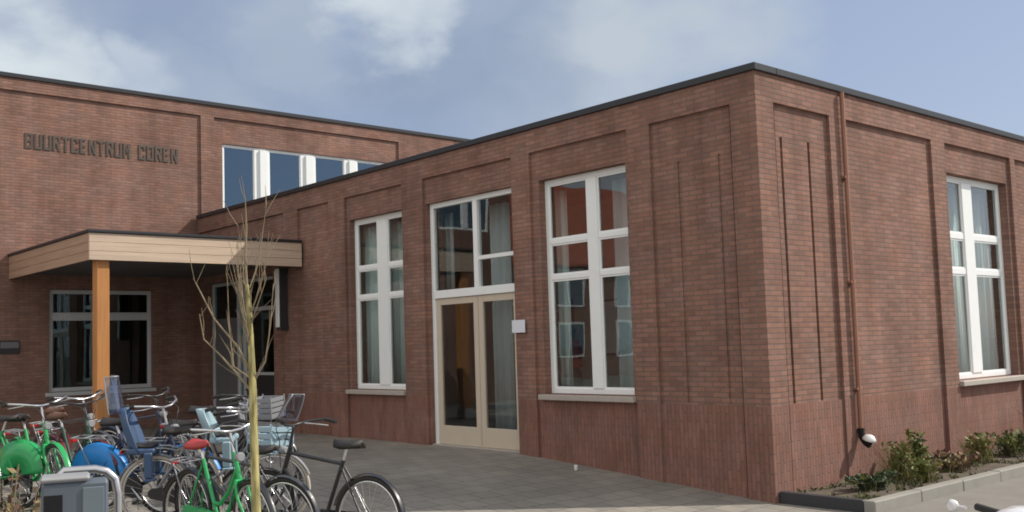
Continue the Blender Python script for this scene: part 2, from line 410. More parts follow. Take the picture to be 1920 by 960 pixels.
# ------------------------------------------------------------------ facade builder
def facade(axis, const, inward, us, zs, depth, thick, split=None):
    """wall made of cells; depth(u,z)->recess in metres or None for an opening. split(u,z) True -> second mesh"""
    A, B = MB(), MB()
    us = sorted(set(us)); zs = sorted(set(zs))
    def P(u, z, d):
        c = const + inward*d
        return (c, u, z) if axis == 'x' else (u, c, z)
    n, m = len(us)-1, len(zs)-1
    D = [[depth((us[i]+us[i+1])/2, (zs[j]+zs[j+1])/2) for j in range(m)] for i in range(n)]
    for i in range(n):
        for j in range(m):
            d = D[i][j]; a, b, c, e = us[i], us[i+1], zs[j], zs[j+1]
            T = B if split and split((a+b)/2, (c+e)/2) else A
            if d is not None:
                T.quad(P(a, c, d), P(b, c, d), P(b, e, d), P(a, e, d))
                A.quad(P(a, c, thick), P(a, e, thick), P(b, e, thick), P(b, c, thick))
            for (i2, j2, p, q) in ((i+1, j, (b, c), (b, e)), (i, j+1, (a, e), (b, e))):
                if i2 >= n or j2 >= m: continue
                d2 = D[i2][j2]
                x1 = thick if d is None else d; x2 = thick if d2 is None else d2
                if abs(x1-x2) > 1e-6:
                    T.quad(P(*p, x1), P(*q, x1), P(*q, x2), P(*p, x2))
    return A, B

RD = .045                       # depth of the recessed brick panels
TH = .36
# ================================================================== the wing
wing = tag(empty('single_storey_wing', (0, 0, 0)), 'low red-brown brick wing with flat roof, tall white windows and glazed double door', 'building')
ZT, ZP, ZH, ZS = 4.84, 4.52, 4.11, 1.13
YD = 14.59
pan = [(.35, 1.56), (1.93, 3.75), (4.13, 6.25), (6.82, 8.55), (9.09, 10.2), (10.75, 14.59)]
groL = [(.54, .575), (1.135, 1.17)]
opL = [(2.0, 3.61, ZS, ZH), (4.13, 6.22, .2, ZH), (6.88, 8.46, ZS, ZH), (11.25, 14.35, .2, 3.36)]
def depL(u, z):
    for a, b, c, e in opL:
        if a < u < b and c < z < e: return None
    for a, b in groL:
        if a < u < b and 1.07 < z < 3.98: return RD+.014
    for a, b in pan:
        if a < u < b and z < ZP:
            return RD if z > 1.05 or a != .35 else RD*.55
    return 0
us = [0, YD] + [x for p in pan for x in p] + [x for p in groL for x in p] + [x for p in opL for x in p[:2]]
zs = [-.2, ZT, ZP, 1.05, 1.07, 3.98] + [x for p in opL for x in p[2:]]
A1, B1 = facade('x', 0, 1, us, zs, depL, TH, lambda u, z: z < 1.05)
panR = [(.35, 1.55), (1.93, 4.21), (4.62, 6.85), (7.02, 9.3), (9.7, 11.9)]
groR = [(.515, .565), (1.095, 1.145)]
opR = [(4.66, 6.75, ZS, ZH), (9.75, 11.85, ZS, ZH)]
def depR(u, z):
    for a, b, c, e in opR:
        if a < u < b and c < z < e: return None
    for a, b in groR:
        if a < u < b and 1.06 < z < 4.14: return RD+.07
    for a, b in panR:
        if a < u < b and z < ZP: return RD if z > 1.05 or a != .35 else RD*.55
    return 0
us = [0, 13] + [x for p in panR for x in p] + [x for p in groR for x in p] + [x for p in opR for x in p[:2]]
zs = [-.2, ZT, ZP, 1.05, 1.06, 4.14] + [x for p in opR for x in p[2:]]
A2, B2 = facade('y', 0, 1, us, zs, depR, TH, lambda u, z: z < 1.05)
A1.build('wall', M['brick'], wing); A2.build('wall', M['brick'], wing)
B1.build('plinth', M['soldier'], wing); B2.build('plinth', M['soldier'], wing)
# blind end wall, roof, rooms
MB().box(12.7, 13, TH+.01, YD, -.2, ZT-.01).build('end_wall', M['brick'], wing)
MB().box(TH+.01, 12.69, TH+.01, YD-.01, 4.5, 4.72).build('roof', M['roof'], wing)
c = MB(); ov = .035
c.box(-ov, .40, -ov, YD, ZT, 4.925, .008); c.box(.401, 13+ov, -ov, .40, ZT, 4.925, .008); c.box(12.6, 13+ov, .401, YD, ZT, 4.925, .008)
c.build('coping', M['coping'], wing)
rm = MB(); rm.box(TH+.02, 12.6, TH+.02, YD-.02, .18, .28); rm.build('room_floor', M['roomfloor'], wing)
rm = MB(); rm.box(4.3, 4.42, TH+.02, YD-.03, .281, 4.49); rm.box(TH+.02, 4.29, 10.6, 10.72, .281, 4.49); rm.box(4.43, 12.6, 5.5, 5.6, .281, 4.49)
rm.build('room_wall', M['room'], wing)

def frame_window(parent, off, plane, cin, axis, u0, u1, z0, z1, mull, trans, mat, gmat, fw_=.075, dpt=.07, cols=None, name='window', bars=()):
    """frame at depth cin..cin+dpt behind plane; mull = list of (ua,ub); trans = list of (za,zb, ua, ub)"""
    f = MB()
    def bx(m, a, b, c, e, d0=0., d1=dpt, ch=.006):
        if axis == 'x': m.box(plane+cin+d0, plane+cin+d1, a, b, c, e, ch)
        else: m.box(a, b, plane+cin+d0, plane+cin+d1, c, e, ch)
    bx(f, u0, u0+fw_, z0, z1); bx(f, u1-fw_, u1, z0, z1)
    bx(f, u0+fw_, u1-fw_, z1-fw_, z1, .002); bx(f, u0+fw_, u1-fw_, z0, z0+fw_, .002)
    for a, b in mull: bx(f, a, b, z0+fw_, z1-fw_, -.012, dpt)
    for za, zb, a, b in trans: bx(f, a, b, za, zb, .001)
    fo = f.build(name, mat, parent, off)
    # one pane per light
    edges = [u0+fw_] + [x for m_ in sorted(mull) for x in m_] + [u1-fw_]
    for k in range(0, len(edges), 2):
        a, b = edges[k], edges[k+1]
        zz = [z0+fw_] + [x for t in sorted(trans) if t[2] <= a+.02 and t[3] >= b-.02 for x in t[:2]] + [z1-fw_]
        for q in range(0, len(zz), 2):
            g = MB(); bx(g, a-.01, b+.01, zz[q]-.01, zz[q+1]+.01, .03, .036, 0)
            g.build('pane', gmat, fo, off)
            # slim casement bead round each light
            bd = MB(); e = .022
            bx(bd, a, a+e, zz[q], zz[q+1], .012, .028, 0); bx(bd, b-e, b, zz[q], zz[q+1], .012, .028, 0)
            bx(bd, a+e, b-e, zz[q], zz[q]+e, .013, .028, 0); bx(bd, a+e, b-e, zz[q+1]-e, zz[q+1], .013, .028, 0)
            bd.build('casement', mat, fo, off)
    return fo
def sill_L(a, b, par): MB().box(-.05, .16, a, b, 1.055, 1.128, .008).build('sill', M['sill'], par)
wr = frame_window(wing, (0, 0, 0), 0, .16, 'x', 2.0, 3.61, ZS+.005, ZH, [(2.62, 2.81)],
    [(3.2, 3.27, 2.075, 2.62), (3.2, 3.27, 2.81, 3.535), (2.70, 2.77, 2.075, 2.62), (2.70, 2.77, 2.81, 3.535)], M['white'], M['glass'])
sill_L(1.95, 3.67, wr)
wl = frame_window(wing, (0, 0, 0), 0, .15, 'x', 6.88, 8.46, ZS+.005, ZH, [(7.46, 7.76)],
    [(3.2, 3.27, 6.955, 7.46), (3.2, 3.27, 7.76, 8.385), (2.69, 2.76, 6.955, 7.46), (2.69, 2.76, 7.76, 8.385)], M['white'], M['glass'])
sill_L(6.83, 8.55, wl)
w3 = frame_window(wing, (0, 0, 0), 0, .16, 'y', 4.66, 6.75, ZS+.005, ZH, [(5.42, 5.74)],
    [(3.18, 3.27, 4.735, 5.42), (3.18, 3.27, 5.74, 6.675), (2.66, 2.75, 4.735, 5.42), (2.66, 2.75, 5.74, 6.675)], M['white'], M['glass'])
MB().box(4.62, 6.82, -.06, .16, 1.055, 1.128, .008).build('sill', M['sill'], w3)
w4 = frame_window(wing, (0, 0, 0), 0, .16, 'y', 9.75, 11.85, ZS+.005, ZH, [(10.5, 10.88)],
    [(3.15, 3.28, 9.825, 10.5), (3.15, 3.28, 10.88, 11.775), (2.63, 2.76, 9.825, 10.5), (2.63, 2.76, 10.88, 11.775)], M['white'], M['glass'])
MB().box(9.7, 11.9, -.06, .16, 1.055, 1.128, .008).build('sill', M['sill'], w4)

# double door with fanlight
ZB = .30
d = MB(); X0, X1 = .12, .20
d.box(X0, X1, 6.14, 6.22, ZB, ZH, .006); d.box(X0, X1, 4.13, 4.21, ZB, ZH, .006); d.box(X0+.002, X1, 4.21, 6.14, ZH-.08, ZH, .006)
d.box(X0-.012, X1, 5.05, 5.15, 2.71, ZH-.08, .006); d.box(X0-.015, X1, 4.21, 6.14, 2.585, 2.71, .006)
d.box(X0+.004, X1-.004, 4.21, 5.05, 3.12, 3.18, .004)
dr = d.build('door_frame', M['white'], wing)
for (a, b, c, e) in ((5.15, 6.14, 2.71, ZH-.08), (4.21, 5.05, 3.18, ZH-.08), (4.21, 5.05, 2.71, 3.12)):
    MB().box(.155, .161, a-.005, b+.005, c-.005, e+.005).build('fanlight_pane', M['glass'], dr)
for a, b in ((5.115, 6.138), (4.212, 5.105)):
    q = MB(); st = .105
    q.box(.135, .185, a, a+st, ZB+.012, 2.58, .005); q.box(.135, .185, b-st, b, ZB+.012, 2.58, .005)
    q.box(.137, .184, a+st, b-st, 2.48, 2.58, .004); q.box(.137, .184, a+st, b-st, ZB+.012, .60, .004)
    lf = q.build('door_leaf', M['cream'], wing)
    MB().box(.158, .164, a+st-.005, b-st+.005, .595, 2.485).build('pane', M['glass'], lf)
q = MB(); q.box(.06, .30, 4.132, 6.218, .27, .31, .004); q.build('threshold', M['sill'], wing)

# entrance screen under the canopy
e = MB(); X0, X1 = .22, .30
for a, b in ((11.26, 11.34), (12.80, 12.90), (13.06, 13.16), (14.26, 14.34)): e.box(X0, X1, a, b, .29, 3.355, .005)
e.box(X0+.002, X1, 11.34, 12.80, 2.68, 2.76, .004); e.box(X0+.002, X1, 11.34, 14.26, 3.29, 3.354, .004)
e.box(X0+.004, X1, 11.34, 12.80, .30, .42, .004); e.box(X0+.004, X1, 11.34, 12.80, 1.36, 1.42, .004)
es = e.build('entrance_screen', M['greyframe'], wing)
MB().box(.255, .261, 11.335, 12.805, 1.415, 2.685).build('pane', M['glass_dark'], es)
MB().box(.255, .261, 11.335, 12.805, 2.755, 3.295).build('pane', M['glass_dark'], es)
MB().box(.25, .27, 11.335, 12.805, .41, 1.365).build('door_panel', M['darkframe'], es)
MB().box(.25, .28, 13.155, 14.265, .30, 2.58, .004).build('side_panel', M['greypanel'], es)
MB().box(.255, .261, 13.155, 14.265, 2.585, 3.295).build('pane', M['glass_dark'], es)
MB().box(.255, .265, 12.895, 13.065, .30, 3.295).build('pane', M['glass_dark'], es)

# ================================================================== the hall behind
HO = (-4, YD, 0)
hall = tag(empty('two_storey_hall', HO), 'taller sunlit brick hall behind the wing with lettering and a timber canopy', 'building')
HT = 7.47; HP = 7.22; HX0 = -9.2; HX1 = 12
opB = [(.64, 5.35, 4.98, 6.64), (-3.18, -1.04, 1.14, 3.22), (-8.4, -5.6, 5.0, 6.64)]
panB = [(-4.75, .10), (.42, 5.6), (-8.9, -5.2)]
def depB(u, z):
    for a, b, c, e_ in opB:
        if a < u < b and c < z < e_: return None
    for a, b in panB:
        if a < u < b and 3.95 < z < HP: return RD
    return 0
us = [HX0, HX1] + [x for p in panB for x in p] + [x for p in opB for x in p[:2]]
zs = [-.1, HT, HP, 3.95] + [x for p in opB for x in p[2:]]
A3, _ = facade('y', YD, 1, us, zs, depB, .34)
A3.build('wall', M['brick'], hall, HO)
q = MB(); q.box(HX0, HX0+.3, YD+.345, 24, -.1, HT-.01); q.box(HX1-.3, HX1, YD+.345, 24, -.1, HT-.01); q.box(HX0, HX1, 24.01, 24.3, -.1, HT-.01)
q.build('side_wall', M['brick'], hall, HO)
MB().box(HX0+.31, HX1-.31, YD+.345, 24, 7.1, 7.3).build('roof', M['roof'], hall, HO)
q = MB(); q.box(HX0-ov, HX1+ov, YD-ov, YD+.4, HT, 7.56, .008); q.box(HX0-ov, HX0+.35, YD+.401, 24.3, HT, 7.56, .008); q.box(HX1-.35, HX1+ov, YD+.401, 24.3, HT, 7.56, .008); q.build('coping', M['coping'], hall, HO)
q = MB(); q.box(HX0+.31, HX1-.31, YD+.36, 23.9, .18, .28); q.box(HX0+.31, HX1-.31, YD+.36, 23.9, 3.6, 3.75); q.build('room_floor', M['roomfloor'], hall, HO)
MB().box(HX0+.31, HX1-.31, YD+3.2, YD+3.3, .3, 7.05).build('room_wall', M['roomdark'], hall, HO)
uw = frame_window(hall, HO, YD, .09, 'y', .645, 5.345, 4.985, 6.635, [(1.46, 1.86), (2.70, 3.12), (3.95, 4.35)], [], M['white'], M['glass_sky'], fw_=.045)
for (a, b) in ((1.46, 1.86), (2.70, 3.12), (3.95, 4.35)):
    MB().box(a+.13, b-.07, YD+.03, YD+.077, 5.03, 6.58, .006).build('mullion_cover', M['white'], uw, HO)
frame_window(hall, HO, YD, .1, 'y', -8.395, -5.605, 5.005, 6.635, [(-7.6, -7.4), (-6.6, -6.4)], [], M['white'], M['glass_sky'], fw_=.05)
lw = frame_window(hall, HO, YD, .06, 'y', -3.175, -1.045, 1.145, 3.215, [(-2.24, -2.02)], [(2.61, 2.73, -3.115, -2.24), (2.61, 2.73, -2.02, -1.105)], M['greyframe'], M['glass_dark'], fw_=.06)
MB().box(-3.25, -.98, YD-.05, YD+.06, 1.06, 1.138, .008).build('sill', M['greyframe'], lw, HO)
# canopy
CX0, CY0, CZ0, CZ1 = -3.95, 10.04, 3.41, 3.86
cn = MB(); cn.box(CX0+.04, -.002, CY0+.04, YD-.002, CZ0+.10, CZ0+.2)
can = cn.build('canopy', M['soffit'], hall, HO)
q = MB()
for k in range(3):
    z0 = CZ0 + k*.15; q.box(CX0, -.003, CY0, CY0+.035, z0, z0+.146, .004)
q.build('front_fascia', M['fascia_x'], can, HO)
q = MB()
for k in range(3):
    z0 = CZ0 + k*.15; q.box(CX0+.001, CX0+.036, CY0+.036, YD-.003, z0, z0+.146, .004)
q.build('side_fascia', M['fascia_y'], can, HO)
q = MB(); q.box(CX0-.03, -.003, CY0-.03, YD-.003, CZ1, CZ1+.05, .008); q.build('roof_edge', M['coping'], can, HO)
MB().box(-3.80, -3.59, 10.12, 10.33, .29, CZ0+.1, .01).build('canopy_post', M['post'], can, HO)
MB().box(-3.83, -3.56, 10.09, 10.36, .285, .50, .006).build('post_foot', M['steel'], can, HO)

# ------------------------------------------------------------------ lettering on the hall
SX, SY = .27, .15
GL = {'B': ['L', 'T', 'M', 'D', 'RU', 'RL'], 'U': ['L', 'R', 'D'], 'R': ['L', 'T', 'M', 'RU', 'LEG'], 'T': ['TF', 'C'], 'C': ['L', 'T', 'D', 'CU', 'CL'],
      'E': ['L', 'T', 'M', 'D'], 'N': ['L', 'R', 'DG'], 'M': ['L', 'R', 'V1', 'V2'], 'O': ['L', 'R', 'T', 'D']}
ST = {'L': [(0, 0), (SX, 0), (SX, 1), (0, 1)], 'R': [(1-SX, 0), (1, 0), (1, 1), (1-SX, 1)], 'T': [(SX, 1-SY), (1-SX, 1-SY), (1-SX, 1), (SX, 1)],
      'D': [(SX, 0), (1-SX, 0), (1-SX, SY), (SX, SY)], 'M': [(SX, .45), (1-SX, .45), (1-SX, .45+SY), (SX, .45+SY)], 'RU': [(1-SX, .53), (1, .56), (1, .97), (1-SX, 1)],
      'RL': [(1-SX, 0), (1, .03), (1, .50), (1-SX, .525)], 'LEG': [(1-SX, 0), (1, 0), (.80, .45), (.46, .449)], 'TF': [(0, 1-SY), (1, 1-SY), (1, 1), (0, 1)],
      'C': [(.5-SX/2, 0), (.5+SX/2, 0), (.5+SX/2, 1-SY), (.5-SX/2, 1-SY)], 'CU': [(1-SX, .68), (1, .68), (1, .97), (1-SX, 1)], 'CL': [(1-SX, 0), (1, .03), (1, .32), (1-SX, .32)],
      'DG': [(1-SX, 0), (1-SX, .36), (SX, 1), (SX, .64)], 'V1': [(.5, .25), (.5, .55), (SX, 1), (SX, .7)], 'V2': [(.5, .25), (1-SX, .7), (1-SX, 1), (.5, .55)]}
def letters(text, x0, pitch, wd, z0, h, y, parent, off, thick=.014):
    for i, ch in enumerate(text):
        m = MB()
        for k in GL[ch]:
            p = [(x0+i*pitch+u*wd, z0+v*h) for u, v in ST[k]]
            vs_ = [(u, y-thick, v) for u, v in p] + [(u, y, v) for u, v in p]
            m.add(vs_, [(0, 1, 2, 3), (7, 6, 5, 4), (0, 4, 5, 1), (1, 5, 6, 2), (2, 6, 7, 3), (3, 7, 4, 0)])
        m.build('letter', M['letter'], parent, off)
SO = (-3.65, YD, 6.07)
sg = tag(empty('lettering_sign', SO), 'dark metal capital letters fixed high on the sunlit brick wall', 'sign')
letters('BUURTCENTRUM', -3.65, .1815, .148, 6.07, .32, YD+RD-.004, sg, SO)
letters('COREN', -1.32, .184, .15, 6.07, .32, YD+RD-.004, sg, SO)

# ------------------------------------------------------------------ things on the walls
q = MB(); q.box(-.012, -.001, -.135, .135, -.09, .09, .004)
o = q.build('number_plate', M['plate'], None); o.location = (-.04, 4.02, 2.08)
tag(o, 'small white enamel plate on the brick pier right of the double door', 'sign')
q = MB(); q.box(.0, .038, -.02, .02, -.03, .03); q.build('bracket', M['steel'], o)
o = MB().box(-.19, .19, -.022, 0, -.13, .13, .004).build('notice_plate', M['darkframe']); o.location = (-3.93, YD-.001, 2.07)
tag(o, 'dark rectangular plate on the shaded brick at left of the low window', 'sign')
MB().box(-.17, .17, -.026, -.0225, -.02, .10, .001).build('plate_panel', M['greypanel'], o)
# projecting box light by the entrance
o = MB().box(-.20, -.012, -.06, .06, 0, 1.2, .01).build('wall_box', M['darkframe']); o.location = (0, 10.62, 2.23)
tag(o, 'tall narrow dark box with pale edge on the wing wall under the canopy', 'wall light')
MB().box(-.225, -.202, -.062, .062, .06, 1.18, .004).build('pale_edge', M['white'], o)
MB().box(-.0118, -.001, -.045, .045, .1, 1.1).build('back_plate', M['steel'], o)
# downpipe on the right face
PXc = 1.80
dp = tag(empty('downpipe', (PXc, 0, .55)), 'rust coloured downpipe running down the sunlit brick to a pale outlet', 'pipe')
q = MB(); q.tube([(0, -.045, 4.28), (0, -.045, .12)], .028, 10); q.build('pipe', M['copper'], dp)
for z in (.6, 1.9, 3.2): MB().box(-.05, .05, -.06, -.002, z, z+.03, .003).build('bracket', M['copper'], dp)
q = MB(); q.tube([(0, -.045, .14), (0, -.05, .04), (0, -.10, -.03), (0, -.15, -.06)], .042, 10); q.build('outlet', M['void'], dp)
q = MB(); q.lathe((0, -.14, .0), [(.002, .075), (.05, .06), (.075, .03), (.085, 0), (.075, -.005)], 12, (0, -.35, 1)); q.build('outlet_hood', M['white_gloss'], dp)

# ------------------------------------------------------------------ furniture seen through the glass
def curtain(a, b, x, z0, z1, mat, label, axis='x', y=None, amp=.03):
    n = max(10, int((b-a)*40)); g = []
    for i in range(2):
        z = (z0, z1)[i]; g.append([])
        for k in range(n+1):
            u = a + (b-a)*k/n; off = amp*math.sin(u*38+2.2*math.sin(u*5.3)) + .014*math.sin(u*73+1.5*math.sin(u*9)) + .02*math.sin(u*11)
            g[-1].append((x+off, u, z) if axis == 'x' else (u, x+off, z))
    m = MB(); m.sheet(g, (0.006, 0, 0) if axis == 'x' else (0, .006, 0)); cx = ((a+b)/2)
    loc = (x, cx, z0) if axis == 'x' else (cx, x, z0)
    o = m.build('curtain', mat, None, loc, loc); tag(o, label, 'curtain', 'curtains behind the tall windows'); return o
curtain(7.98, 8.95, .42, .6, 4.0, M['curtain'], 'grey-green curtain in the far half of the tall window left of the door')
curtain(7.05, 7.70, .42, .6, 4.0, M['curtain'], 'grey-green curtain in the near half of the tall window left of the door')
curtain(2.02, 2.62, .45, .6, 4.0, M['curtain_teal'], 'teal curtain at the right edge of the tall window right of the door')
curtain(3.46, 3.95, .45, .6, 4.0, M['curtain'], 'pale curtain at the left edge of the tall window right of the door')
curtain(4.82, 5.30, .55, .35, 4.0, M['curtain_teal'], 'blue-grey curtain behind the right leaf of the double door')
curtain(6.15, 6.62, .55, 2.7, 4.0, M['curtain_teal'], 'short blue-grey curtain at the left edge of the fanlight over the door')
curtain(5.55, 6.15, .45, .6, 4.0, M['curtain'], 'pale curtain at the middle of the tall window in the sunlit wall', 'y')
curtain(6.5, 6.95, .45, .6, 4.0, M['curtain_teal'], 'blue-grey curtain at the far edge of the tall window in the sunlit wall', 'y')
def coat_stand(loc, label):
    o = tag(empty('coat_stand', loc), label, 'coat stand', 'coat stands inside the wing')
    q = MB(); q.tube([(0, 0, 0), (0, 0, 1.95)], .02, 8); q.lathe((0, 0, 0), [(.22, 0), (.22, .02), (.03, .05)], 14)
    for k in range(4):
        a = k*math.pi/2; q.tube([(0, 0, 1.72), (math.cos(a)*.12, math.sin(a)*.12, 1.70), (math.cos(a)*.15, math.sin(a)*.15, 1.77)], .01, 6)
    q.build('pole', M['darkframe'], o)
    def garment(name, secs, mat):
        m = MB(); g = []
        for z, w_ in secs: g.append([(w_*.55*math.cos(t)*(1+.1*math.cos(5*t)), w_*math.sin(t)*(1+.1*math.cos(5*t)), z) for t in [2*math.pi*k/18 for k in range(19)]])
        m.sheet(g); return m.build(name, M[mat], o)
    garment('red_coat', [(1.63, .05), (1.58, .17), (1.45, .21), (1.25, .20), (1.18, .22)], 'redcloth')
    garment('dark_coat', [(1.30, .12), (1.1, .20), (.9, .21), (.62, .24)], 'darkframe')
    MB().box(-.20, -.19, -.16, .13, 1.66, 2.2, .003).build('white_garment', M['paper'], o)
    return o
coat_stand((1.35, 5.82, .281), 'coat stand with red coat seen through the glazed double door')
coat_stand((1.2, 4.25, .281), 'coat stand with red coat behind the tall window right of the door')
def poster(loc, w_, h_, label, rz=0):
    o = tag(empty('notice_board', loc, (0, 0, rz)), label, 'notice board')
    MB().box(0, .02, -w_/2, w_/2, -h_/2, h_/2, .004).build('sheet', M['paper'], o)
    f = MB()
    for s in (-1, 1): f.box(-.005, .025, s*w_/2-.02, s*w_/2+.02, -h_/2-.02, h_/2+.02); f.box(-.004, .024, -w_/2+.021, w_/2-.021, s*h_/2-.02, s*h_/2+.02)
    f.build('frame', M['darkframe'], o)
poster((4.24, 7.6, 2.0), .9, 1.3, 'white notice board on the inner wall behind the double door')
poster((4.24, 6.3, 2.1), .7, 1.0, 'white notice board on the inner wall behind the window right of the door')

# ------------------------------------------------------------------ planting bed by the sunlit wall
mb = MB()
nx, ny = 60, 8
g = []
for i in range(nx+1):
    g.append([])
    for j in range(ny+1):
        x = .16 + (13-.16)*i/nx; y = -.005 - .985*j/ny
        g[-1].append((x, y, .085 + .03*math.sin(x*5.1+y*3) * math.sin(y*7+x) + rnd.uniform(-.012, .012)))
mb.sheet(g); tag(mb.build('planting_bed', M['soil']), kind='structure')
k = MB()
for i in range(13):
    dz_ = rnd.uniform(-.003, .003); k.box(.06+i*.998, .06+i*.998+.992, -1.12+dz_, -.99, -.05, .125+dz_, .012)
tag(k.build('kerb', M['concrete']), kind='structure')
MB().box(.058, .16, -.988, -.006, -.05, .128, .008).build('kerb_end', M['edge'])
tag(bpy.data.objects['kerb_end'], kind='structure')

def leaf(m, c, d, n, L_, W_):
    d = d.normalized(); s = d.cross(n).normalized()*W_
    p = [c, c+d*L_*.45+s, c+d*L_, c+d*L_*.45-s]
    m.add(p, [(0, 1, 2, 3)])
def rv():
    while True:
        v = Vector((rnd.uniform(-1, 1), rnd.uniform(-1, 1), rnd.uniform(-1, 1)))
        if .05 < v.length < 1: return v
def plant(loc, h, spread, nst, nleaf, label, mats, grassy=0, L_=.07, W_=.018):
    o = tag(empty('leafy_plant', loc), label, 'plant')
    st = MB(); lf = [MB() for _ in mats]
    for s in range(nst):
        a = rnd.uniform(0, 6.28); rr = rnd.uniform(.2, 1)*spread
        top = Vector((math.cos(a)*rr, math.sin(a)*rr*.6, h*rnd.uniform(.55, 1.0)))
        mid = top*.5 + Vector((rnd.uniform(-.03, .03), rnd.uniform(-.03, .03), h*.06)); b = Vector((math.cos(a)*rr*.25, math.sin(a)*rr*.2, -.01))
        st.tube([b, mid, top], [.007, .005, .002], 5)
        mi = rnd.randrange(len(mats))
        for k in range(nleaf):
            t = rnd.uniform(.15, 1); p = b.lerp(mid, t*2) if t < .5 else mid.lerp(top, t*2-1)
            d = rv(); d.z = abs(d.z)*.7
            leaf(lf[mi], p, d, rv(), L_*rnd.uniform(.6, 1.3), W_*rnd.uniform(.7, 1.3))
    for s in range(grassy):
        a = rnd.uniform(0, 6.28); b = Vector((math.cos(a), math.sin(a)*.7, 0))*spread*rnd.uniform(0, .7)
        d = Vector((rnd.uniform(-.5, .5), rnd.uniform(-.5, .5), 1)); hh = h*rnd.uniform(.4, .95); si = rv()*.006
        m_ = b+d*hh*.55; t = b+d*hh + Vector((d.x, d.y, -.1))*hh*.35
        lf[rnd.randrange(len(mats))].add([b-si, b+si, m_+si*.8, t, m_-si*.8], [(0, 1, 2, 4), (4, 2, 3)])
    st.build('stem', M['twig'], o)
    for m_, mt in zip(lf, mats):
        if m_.f: m_.build('foliage', M[mt], o)
    return o
plant((2.05, -.36, .09), .48, .34, 20, 18, 'tall dry grass and weeds below the downpipe outlet', ['leaf_dry', 'leaf', 'leaf'], 260)
plant((2.62, -.30, .09), .54, .20, 14, 26, 'dark leafy upright shrub right of the downpipe', ['leaf_dark', 'leaf'], 10, .085, .024)
plant((1.05, -.55, .09), .17, .48, 34, 16, 'low dark creeping plant at the near end of the bed', ['leaf_dark', 'leaf_dark', 'leaf'], 90)
plant((1.95, -.72, .09), .30, .34, 26, 16, 'bright yellow-green clump at the front of the bed below the downpipe', ['leaf', 'leaf', 'leaf_dry'], 150)
plant((3.1, -.55, .09), .22, .50, 34, 14, 'low brownish ground plant in the middle of the bed', ['leaf_dark', 'leaf_dry', 'leaf_red'], 110)
plant((4.1, -.42, .09), .40, .40, 28, 18, 'bright yellow-green bushy plant below the brick pier', ['leaf', 'leaf', 'leaf_dry'], 200)
plant((5.2, -.45, .09), .34, .55, 36, 16, 'low olive green plant under the sunlit window sill', ['leaf_dark', 'leaf'], 140)
plant((6.45, -.42, .09), .74, .28, 18, 18, 'upright russet-topped plant at the far right of the bed', ['leaf', 'leaf_red', 'leaf_dark'], 90)
plant((7.6, -.5, .09), .3, .5, 24, 14, 'low green plant at the far end of the bed', ['leaf', 'leaf_dark'], 90)

gc = [MB(), MB()]
for k in range(1500):
    x = rnd.uniform(.25, 12.5)**1.0; y = rnd.uniform(-.95, -.06)
    if math.sin(x*2.3)*math.sin(y*6+x) + rnd.uniform(-.6, .6) < -.1: continue
    for q_ in range(5):
        d = rv(); d.z = abs(d.z)*.6+.1
        leaf(gc[k % 2], Vector((x+rnd.uniform(-.03, .03), y+rnd.uniform(-.03, .03), .085)), d, rv(), rnd.uniform(.03, .08), rnd.uniform(.006, .016))
gc0 = gc[0]; b_ = len(gc0.v); gc0.v += gc[1].v; gc0.f += [[b_+i for i in f] for f in gc[1].f]; gc0.sm += gc[1].sm
tag(gc0.build('ground_cover', M['cover']), 'low straggling weeds and moss spread over the planting bed', 'ground cover', kind='stuff')
# ------------------------------------------------------------------ young bare tree
TB = Vector((-6.22, .07, 0.005))
tree = tag(empty('young_tree', TB), 'slender bare young tree with mossy yellow-green trunk among the bicycles', 'tree')
side = Vector((cr.x, cr.y, 0)).normalized()
q = MB(); q.tube([(0, 0, -.02), (.005, 0, .5), (-.004, .01, 1.0), (-.012, .008, 1.5), (-.03, .0, 1.95), (-.05, .01, 2.3)], [.040, .034, .030, .028, .021, .014], 10)
trunk = q.build('trunk', M['moss'], tree)
q = MB(); tw = MB()
def limb(p0, pts, r):
    q.tube([p0]+pts, [r*(1-.75*i/len(pts)) for i in range(len(pts)+1)], 6)
    pp = [p0]+pts
    for i in range(1, len(pp)):
        for k in range(2):
            t = rnd.random(); p = pp[i-1].lerp(pp[i], t); d = (pp[i]-pp[i-1]).normalized()
            e_ = p + (d*.6 + rv()*.7 + Vector((0, 0, .45))).normalized()*rnd.uniform(.08, .26)
            m_ = p.lerp(e_, .5) + rv()*.012
            tw.tube([p, m_, e_], [.003, .0024, .0014], 4)
V = Vector
limb(V((-.012, .008, 1.53)), [side*-.12+V((0, 0, 1.66)), side*-.24+V((0, 0, 1.80)), side*-.36+V((0, 0, 1.92)), side*-.39+V((0, 0, 2.1))], .011)
limb(V((-.015, .008, 1.66)), [side*-.12+V((0, 0, 1.86)), side*-.26+V((0, .05, 2.06)), side*-.38+V((0, .05, 2.30)), side*-.41+V((0, .05, 2.36))], .010)
limb(V((-.012, .008, 1.60)), [side*.06+V((0, -.03, 1.75)), side*.10+V((0, -.03, 2.0)), side*.14+V((0, 0, 2.3))], .008)
limb(V((-.012, .008, 1.62)), [side*-.16+V((.05, .08, 1.72)), side*-.19+V((.05, .08, 2.0)), side*-.2+V((.05, .08, 2.45))], .008)
for k in range(9):
    z = rnd.uniform(1.62, 2.28); a = rnd.uniform(0, 6.28); sp = rnd.uniform(.08, .24); hh = rnd.uniform(.35, .75)
    if z+hh > 2.92: hh = 2.92-z
    p0 = V((-.03 if z > 1.8 else -.015, .005, z)); dd = V((math.cos(a), math.sin(a), 0))
    limb(p0, [p0+dd*sp*.5+V((0, 0, hh*.3)), p0+dd*sp*.85+V((rnd.uniform(-.03, .03), 0, hh*.65)), p0+dd*sp+V((rnd.uniform(-.03, .03), 0, hh))], .0055)
